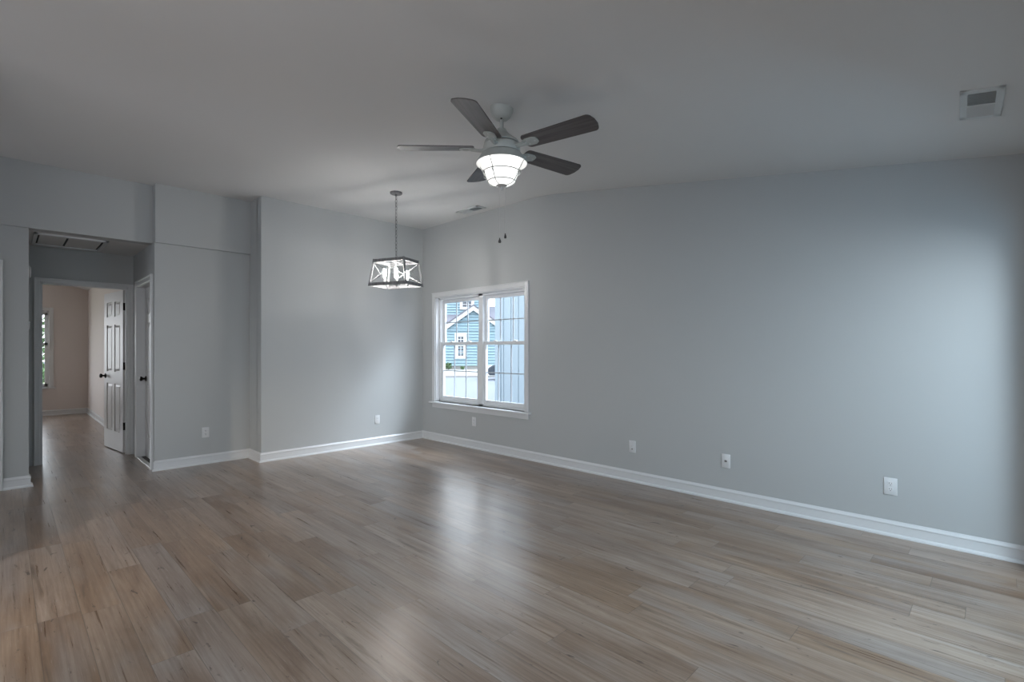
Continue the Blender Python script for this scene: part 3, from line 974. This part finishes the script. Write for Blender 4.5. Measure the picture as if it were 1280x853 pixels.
# ------------------------------------------------------------------ outlets and wall plates
def wall_plate(name, label, loc, rotz, kind, group=None, w_=0.073, h_=0.117):
    """local: x across, -y out of the wall, z up"""
    t = thing(name, label, 'wall plate' if kind in ('coax', 'phone', 'blank') else 'outlet', loc, rotz, group)
    k = MB().box(-w_ / 2, w_ / 2, -0.0065, 0.0, -h_ / 2, h_ / 2, bevel=0.003)
    lpart(k, 'cover_plate', 'plastic', t, True)
    if kind in ('duplex', 'decora'):
        if kind == 'duplex':
            for s_ in (-1, 1):
                zc = s_ * 0.0195
                rp_ = []
                for q in range(20):
                    a = 2 * PI * q / 20
                    rp_.append((0.0168 * math.cos(a), max(-0.0130, min(0.0130, 0.0168 * math.sin(a)))))
                rc = lpart(MB().prism(rp_, lambda p, tt: (p[0], -0.0065 - 0.0022 * tt, zc + p[1])), 'receptacle', 'plastic', t)
                sl = MB()
                sl.box(-0.0075, -0.0050, -0.0092, -0.0080, zc - 0.002, zc + 0.0075)
                sl.box(0.0048, 0.0073, -0.0092, -0.0080, zc - 0.001, zc + 0.0070)
                sl.lathe([(0, 0.0), (0.0028, 0.0), (0.0028, 0.0012), (0, 0.0012)], 0, 0, 10, mtx=Matrix.Translation((0, -0.0080, zc - 0.0085)) @ Matrix.Rotation(R(90), 4, 'X'))
                o = lpart(sl, 'slots', 'slot', t)
                o.parent = rc
        else:
            rc = lpart(MB().box(-0.0165, 0.0165, -0.0085, -0.006, -0.0335, 0.0335, bevel=0.001), 'receptacle', 'plastic', t)
            sl = MB()
            for zc in (-0.018, 0.018):
                sl.box(-0.0075, -0.0055, -0.0092, -0.0080, zc - 0.002, zc + 0.006)
                sl.box(0.0050, 0.0070, -0.0092, -0.0080, zc - 0.002, zc + 0.006)
                sl.box(-0.002, 0.002, -0.0092, -0.0080, zc - 0.011, zc - 0.007)
            o = lpart(sl, 'slots', 'slot', t)
            o.parent = rc
        if kind == 'duplex':
            lpart(MB().lathe([(0, 0), (0.0032, 0), (0.0028, 0.0012), (0, 0.0015)], 0, 0, 12, mtx=Matrix.Translation((0, -0.0062, 0)) @ Matrix.Rotation(R(90), 4, 'X')), 'plate_screw', 'steel', t)
    else:
        if kind == 'phone':
            lpart(MB().box(-0.010, 0.010, -0.0095, -0.006, -0.008, 0.008, bevel=0.001), 'jack', 'jack', t)
        elif kind == 'coax':
            lpart(MB().lathe([(0, 0), (0.0065, 0), (0.0065, 0.004), (0.0045, 0.0045), (0.0045, 0.011), (0, 0.011)], 0, 0, 14, mtx=Matrix.Translation((0, -0.0062, 0.004)) @ Matrix.Rotation(R(90), 4, 'X')), 'coax_jack', 'steel', t, True)
            lpart(MB().box(-0.007, 0.007, -0.0085, -0.006, -0.028, -0.018, bevel=0.001), 'phone_jack', 'jack', t)
        for zc in (-0.042, 0.042):
            lpart(MB().lathe([(0, 0), (0.0032, 0), (0.0028, 0.0012), (0, 0.0015)], 0, 0, 12, mtx=Matrix.Translation((0, -0.0062, zc)) @ Matrix.Rotation(R(90), 4, 'X')), 'plate_screw', 'plastic', t)
    return t
RZ = R(-90)   # plate on the right wall: local -y -> world -x
wall_plate('electrical_outlet', 'white duplex outlet nearest the right edge of the right wall', (XR, 0.525, 0.342), RZ, 'duplex', 'white outlets low on the walls', 0.076, 0.118)
wall_plate('phone_plate', 'white wall plate with one dark jack, second from the right on the right wall', (XR, 1.648, 0.342), RZ, 'phone', 'white wall plates low on the right wall')
wall_plate('cable_plate', 'white cable plate third from the right edge on the right wall', (XR, 2.549, 0.342), RZ, 'coax', 'white wall plates low on the right wall')
wall_plate('electrical_outlet', 'white outlet under the twin window', (XR, 4.89, 0.350), RZ, 'duplex', 'white outlets low on the walls')
wall_plate('electrical_outlet', 'white outlet on the back wall near the room corner', (3.549, YB, 0.340), 0, 'decora', 'white outlets low on the walls')
wall_plate('electrical_outlet', 'white outlet on the recessed wall beside the hall opening', (1.595, YREC, 0.355), 0, 'duplex', 'white outlets low on the walls')

# ------------------------------------------------------------------ ceiling registers
def register(label, c, tilt, rotz, L_, W_):
    """local x along the length, z up into the ceiling; two louvre fields facing opposite ways"""
    t = thing('ceiling_vent', label, 'vent', c, 0, 'white ceiling vents')
    t.rotation_euler = (tilt, 0, rotz)
    hx, hy = L_ / 2, W_ / 2
    fl_ = 0.030
    k = MB()
    k.box(-hx, hx, -hy, -hy + fl_, -0.009, 0.004, bevel=0.002)
    k.box(-hx, hx, hy - fl_, hy, -0.009, 0.004, bevel=0.002)
    k.box(-hx, -hx + 0.04, -hy, hy, -0.009, 0.004, bevel=0.002)
    k.box(hx - 0.04, hx, -hy, hy, -0.009, 0.004, bevel=0.002)
    k.box(-0.009, 0.009, -hy, hy, -0.010, 0.0, bevel=0.002)
    lpart(k, 'vent_frame', 'vent', t)
    lpart(MB().box(-hx + 0.02, hx - 0.02, -hy + 0.015, hy - 0.015, -0.0015, -0.0005), 'duct_opening', 'duct', t)
    for s_ in (-1, 1):
        k = MB()
        n_ = 7
        x0, x1 = (0.009, hx - 0.04) if s_ > 0 else (-hx + 0.04, -0.009)
        for q in range(n_):
            xx = x0 + (x1 - x0) * (q + 0.5) / n_
            m4 = Matrix.Translation((xx, 0, -0.0075)) @ Matrix.Rotation(R(56 * s_), 4, 'Y')
            k.box(-0.0085, 0.0085, -hy + fl_ - 0.002, hy - fl_ + 0.002, -0.0006, 0.0006, mtx=m4)
        lpart(k, 'louvers', 'vent', t)
    return t
vy = 0.053
register('white ceiling vent at the right edge of the view, near the right wall', (3.350, vy, ceil_z(vy)), math.atan(SLOPE), R(2.4), 0.385, 0.158)
register('small ceiling vent above the window, by the back corner', (4.115, 4.745, ZC), 0, R(90), 0.42, 0.15)

# ------------------------------------------------------------------ hall: attic hatch, thermostat, alarm
h = thing('attic_hatch', 'white framed attic hatch in the dim hall ceiling', 'hatch', (0.45, 7.11, ZH))
k = MB()
hx0, hx1, hy0, hy1 = 0.205, 0.78, 6.75, 7.47
k.box(hx0, hx1, hy0, hy0 + 0.045, ZH - 0.018, ZH, bevel=0.003)
k.box(hx0, hx1, hy1 - 0.045, hy1, ZH - 0.018, ZH, bevel=0.003)
k.box(hx0, hx0 + 0.03, hy0, hy1, ZH - 0.018, ZH, bevel=0.003)
k.box(hx1 - 0.03, hx1, hy0, hy1, ZH - 0.018, ZH, bevel=0.003)
k.build('hatch_frame', 'trim', h)
for a, b in ((hx0 + 0.045, 0.452), (0.470, 0.732)):
    MB().box(a, b, hy0 + 0.045, hy1 - 0.045, ZH - 0.008, ZH, bevel=0.002).build('hatch_panel', 'ceil', h)
k = MB()
k.box(hx0 + 0.03, hx1 - 0.03, hy0 + 0.045, hy1 - 0.045, ZH - 0.002, ZH)
k.build('hatch_gap', 'duct', h)
t = thing('thermostat', 'small white thermostat past the edge of the hall opening', 'thermostat', (XH0, 7.2, 1.54))
MB().box(XH0, XH0 + 0.026, 7.15, 7.25, 1.50, 1.585, bevel=0.006).build('thermostat_body', 'plastic', t)
MB().box(XH0 + 0.0255, XH0 + 0.027, 7.17, 7.23, 1.54, 1.572).build('display', 'jack', t)
t = thing('smoke_alarm', 'round white alarm high in the hall past the opening edge', 'alarm', (XH0, 7.2, 2.10))
rm = Matrix.Translation((XH0, 7.2, 2.10)) @ Matrix.Rotation(R(90), 4, 'Y')
MB().lathe([(0, 0), (0.068, 0), (0.068, 0.006), (0, 0.006)], seg=28, mtx=rm).build('alarm_base', 'jack', t, True)
MB().lathe([(0, 0.006), (0.066, 0.007), (0.064, 0.024), (0.048, 0.034), (0, 0.036)], seg=28, mtx=rm).build('alarm_cover', 'plastic', t, True)

# ------------------------------------------------------------------ outdoors
GZ = -0.6
g = MB().box(-60, 110, -60, 110, GZ - 0.3, GZ)
o = g.build('ground', 'asphalt')
struct(o, 'pale asphalt drive and street outside', 'ground')
# view axes for placing the far house: facade turned towards the room
ha = R(41.1)
HF = Vector((math.sin(ha), math.cos(ha), 0))       # away
HR = Vector((math.cos(ha), -math.sin(ha), 0))      # right
def hmat(dist, lat=0.0):
    o = HF * dist + HR * lat
    return Matrix.Translation((o.x, o.y, GZ)) @ Matrix.Rotation(-ha, 4, 'Z')
HD = 45.2
k = MB().box(-40, 40, -11.2, 30, 0, 0.12, mtx=hmat(HD))
struct(k.build('ground_verge', 'gravel'), 'pale gravel verge in front of the blue house', 'ground')
hs = thing('house', 'light blue house with white trimmed front gable across the drive', 'house', tuple(hmat(HD).translation))
hs.rotation_euler = (0, 0, -ha)
def hp(mb, name, m, parent=hs):
    """parts modelled in the house's own axes: x right, y away, z up from the ground"""
    o = mb.build(name, m)
    o.parent = parent
    return o
PXM = 45.0 / 620.0
hx_ = lambda u: (u - 590.0) * PXM
hz_ = lambda v, d=45.2: (437.5 - v) / 620.0 * d + EYE - GZ
gl, gr = hx_(557), hx_(626)
gp = (gl + gr) / 2
ze, zp = hz_(412.5), hz_(388.5)
z0 = 0.45
k = MB().box(gl, gr, 0.12, 6, 0, z0)
hp(k, 'foundation', 'gravel')
k = MB()
z = z0
while z < zp - 0.1:
    z1 = min(z + 0.26, zp)
    if z >= ze:
        t = (z - ze) / (zp - ze)
        a, b = gl + (gp - gl) * t, gr + (gp - gr) * t
        t2 = (z1 - ze) / (zp - ze)
        a2, b2 = gl + (gp - gl) * t2, gr + (gp - gr) * t2
    else:
        a, b, a2, b2 = gl, gr, gl, gr
    k.prism([(-0.04, z), (0.08, z1), (0.2, z1), (0.2, z)], lambda p, t, A=(a + a2) / 2, B=(b + b2) / 2: (A + t * (B - A), p[0], p[1]))
    z = z1
k.box(gl, gr, 0.2, 6, z0, ze)
hp(k, 'gable_wall', 'siding')
k = MB()
for sgn, ex in ((-1, gl), (1, gr)):
    e = (ex + sgn * 0.35, ze - 0.27)
    p = (gp, zp)
    n_ = Vector((p[1] - e[1], -(p[0] - e[0]))).normalized() * 0.34 * (1 if sgn > 0 else -1)
    k.prism([e, p, (p[0], p[1] + 0.42), (e[0], e[1] + 0.42)], lambda q, t: (q[0], -0.30 + 0.30 * t, q[1]))
hp(k, 'gable_trim', 'outtrim')
k = MB()
for sgn, ex in ((-1, gl), (1, gr)):
    e = (ex + sgn * 0.4, ze - 0.30 + 0.40)
    p = (gp, zp + 0.42)
    k.prism([e, p, (p[0], p[1] + 0.12), (e[0], e[1] + 0.12)], lambda q, t: (q[0], -0.36 + 6.3 * t, q[1]))
hp(k, 'gable_roof', 'shingle')
k = MB()
k.box(gl - 0.05, gr + 0.05, -0.06, 0.05, ze - 0.09, ze + 0.06)
hp(k, 'gable_band', 'siding')
def hwin(parent, x0, x1, za, zb_, y, name='house_window'):
    tr = 0.30
    k = MB()
    k.box(x0, x0 + tr, y - 0.08, y + 0.05, za, zb_)
    k.box(x1 - tr, x1, y - 0.08, y + 0.05, za, zb_)
    k.box(x0, x1, y - 0.10, y + 0.05, zb_ - tr * 1.1, zb_)
    k.box(x0, x1, y - 0.10, y + 0.05, za, za + tr * 0.9)
    o = hp(k, name, 'outtrim', parent)
    hp(MB().box(x0 + tr, x1 - tr, y - 0.03, y + 0.04, za + tr * 0.9, zb_ - tr * 1.1), 'pane', 'darkglass', o)
    k = MB()
    xm, zm = (x0 + x1) / 2, (za + zb_) / 2
    k.box(xm - 0.03, xm + 0.03, y - 0.06, y, za + 0.1, zb_ - 0.1)
    for q in (0.25, 0.5, 0.75):
        zz = za + (zb_ - za) * q
        k.box(x0 + 0.1, x1 - 0.1, y - 0.06, y, zz - 0.03, zz + 0.03)
    hp(k, 'grille_bars', 'outtrim', o)
    return o
hwin(hs, hx_(568.3), hx_(583.2), hz_(448.6), hz_(416.5), 0.02)
# main body, roof and upper storey behind the gable
k = MB()
k.box(gl - 8, gr + 8, 3.2, 14, 0, hz_(407, 48.5))
hp(k, 'main_wall', 'siding')
k = MB()
zr0, zr1 = hz_(405, 48.2), hz_(385, 53.5)
k.prism([(2.7, zr0), (8.5, zr1), (14.5, zr0), (14.5, zr0 + 0.18), (8.5, zr1 + 0.18), (2.7, zr0 + 0.18)], lambda p, t: (gl - 8.5 + t * (gr - gl + 17), p[0], p[1]))
hp(k, 'main_roof', 'shingle')
k = MB()
dl, dr = hx_(543), hx_(606) * 1.07
yd = 5.2
zd0, zd1 = hz_(392, 50.3), hz_(340, 50.3)
z = zd0 - 0.4
while z < zd1:
    k.prism([(yd - 0.04, z), (yd + 0.08, z + 0.26), (yd + 0.2, z + 0.26), (yd + 0.2, z)], lambda p, t: (dl + t * (dr - dl), p[0], p[1]))
    z += 0.26
k.box(dl, dr, yd + 0.2, 12, zd0 - 1.2, zd1)
hp(k, 'upper_wall', 'siding')
k = MB().prism([(yd - 0.5, zd1), (yd + 3.6, zd1 + 2.4), (yd + 7.6, zd1), (yd + 7.6, zd1 + 0.2), (yd + 3.6, zd1 + 2.6), (yd - 0.5, zd1 + 0.2)], lambda p, t: (dl - 0.4 + t * (dr - dl + 0.8), p[0], p[1]))
hp(k, 'upper_roof', 'shingle')
s50 = 50.4 / 45.0
hwin(hs, hx_(574.5) * s50, hx_(592.5) * s50, hz_(387.5, 50.4), hz_(362, 50.4), yd)

# near board sided building to the right
XN = 10.5
nb = thing('outbuilding', 'pale blue board sided building close outside the window', 'building', (XN, 7.0, GZ))
k = MB()
y = 10.90
first = True
while y > 3.0:
    wd = 0.30
    k.box(XN, XN + 0.05, y - wd + 0.011, y - 0.011, GZ, 4.6)
    y -= 0.305
k.box(XN + 0.02, XN + 5, 3.0, 10.88, GZ, 4.6)
k.build('board_wall', 'panel', nb)
MB().box(XN - 0.03, XN + 0.12, 10.72, 10.95, GZ, 4.6).build('corner_trim', 'panel', nb)
k = MB().prism([(XN - 0.5, 4.6), (XN + 2.5, 6.0), (XN + 5.5, 4.6), (XN + 5.5, 4.8), (XN + 2.5, 6.2), (XN - 0.5, 4.8)], lambda p, t: (p[0], 2.8 + t * 8.4, p[1]))
k.build('roof', 'shingle', nb)

# dark car parked on the drive
def car(loc, rz):
    t = thing('car', 'dark car parked outside, half hidden by the near building', 'car', loc, rz)
    prof = [(-2.15, 0.30), (-2.2, 0.62), (-2.1, 0.86), (-1.35, 0.93), (1.0, 0.93), (1.85, 0.82), (2.15, 0.66), (2.2, 0.42), (2.1, 0.26), (-2.05, 0.26)]
    k = MB().prism(prof, lambda p, tt: (p[0], -0.86 + 1.72 * tt, p[1]))
    bo = lpart(k, 'body', 'car', t)
    bv = bo.modifiers.new('bevel', 'BEVEL'); bv.width = 0.07; bv.segments = 3
    cab = [(-1.55, 0.92), (-0.95, 1.36), (0.15, 1.38), (0.95, 0.92)]
    bm = bmesh.new()
    lo = [(p[0], s_ * (0.80 if p[1] < 1 else 0.62), p[1]) for s_ in (-1, 1) for p in cab]
    vs = [bm.verts.new(p) for p in lo]
    for f_ in ((0, 1, 2, 3), (7, 6, 5, 4), (0, 4, 5, 1), (1, 5, 6, 2), (2, 6, 7, 3), (3, 7, 4, 0)):
        bm.faces.new([vs[q] for q in f_])
    k = MB(); k._add(bm)
    lpart(k, 'windows', 'carglass', t)
    lpart(MB().box(-0.92, 0.12, -0.63, 0.63, 1.35, 1.41, bevel=0.02), 'car_roof', 'car', t)
    for x in (-1.35, 1.35):
        for y in (-0.80, 0.80):
            m4 = Matrix.Translation((x, y, 0.32)) @ Matrix.Rotation(R(90), 4, 'X')
            lpart(MB().lathe([(0, -0.1), (0.2, -0.1), (0.32, -0.09), (0.32, 0.09), (0.2, 0.1), (0, 0.1)], seg=22, mtx=m4), 'wheel', 'tyre', t, True)
    for y in (-0.6, 0.6):
        lpart(MB().box(2.02, 2.2, y - 0.2, y + 0.2, 0.60, 0.74, bevel=0.02), 'headlight', 'headlight', t)
    return t
ca = R(45.7) + math.atan((657 - 640) / 620)
cd = 31.5
car((math.sin(ca) * cd, math.cos(ca) * cd, GZ), PI - ca).scale = (1.08, 1.05, 1.18)

# planting
def leaf_cloud(n_, rad, size, flat=1.0, seed=1):
    rnd = random.Random(seed)
    bm = bmesh.new()
    for _ in range(n_):
        d = Vector((rnd.gauss(0, 1), rnd.gauss(0, 1), rnd.gauss(0, 1))).normalized()
        p = d * rad * (0.35 + 0.65 * rnd.random() ** 0.5)
        p.x *= 1 + 0.25 * math.sin(4 * d.z + seed)
        p.z *= flat
        q = Vector((rnd.gauss(0, 1), rnd.gauss(0, 1), rnd.gauss(0, 1))).normalized()
        r_ = q.orthogonal().normalized()
        s_ = q.cross(r_)
        L1, L2 = size * (0.7 + rnd.random() * 0.6), size * 0.45
        vs = [bm.verts.new(p + a * r_ * L1 + b * s_ * L2) for a, b in ((-1, 0), (0, -1), (1, 0), (0, 1))]
        bm.faces.new(vs)
    m = MB()
    m.bm.free()
    m.bm = bm
    return m
def tree(name, label, cat, loc, h_, rad, n_, size, seed):
    t = thing(name, label, cat, loc)
    k = MB().tube([(0, 0, 0), (0.05, 0.02, h_ * 0.5), (0, 0.05, h_)], max(0.03, rad * 0.07), 8)
    lpart(k, 'trunk', 'bark', t, True)
    o = lpart(leaf_cloud(n_, rad, size, 0.9, seed), 'foliage', 'leaf', t)
    o.location = (0, 0, h_)
    return t
g = MB().box(-12, 9.5, YBED + 1.0, YBED + 26, GZ, GZ + 0.06)
struct(g.build('ground_lawn', 'lawn'), 'dry green lawn outside the bedroom window', 'ground')
tree('tree', 'green leafy tree outside the bedroom window', 'tree', (0.55, 23.5, GZ), 1.9, 1.35, 600, 0.14, 3)
tree('tree', 'tall green tree far behind, to the left of the bedroom window', 'tree', (-2.6, 32.0, GZ), 2.6, 2.0, 1000, 0.22, 5)
tree('shrub', 'low green shrub on the lawn outside the bedroom window', 'shrub', (0.95, 19.2, GZ), 0.9, 0.75, 700, 0.09, 8)
p = hmat(HD - 0.9, hx_(561)).translation
tree('shrub', 'small dark shrub at the left foot of the blue house', 'shrub', (p.x, p.y, GZ + 0.12), 0.34, 0.32, 300, 0.09, 11)
p = hmat(HD - 0.9, hx_(578)).translation
tree('shrub', 'low green shrub under the lower window of the blue house', 'shrub', (p.x, p.y, GZ + 0.12), 0.16, 0.18, 200, 0.06, 12)
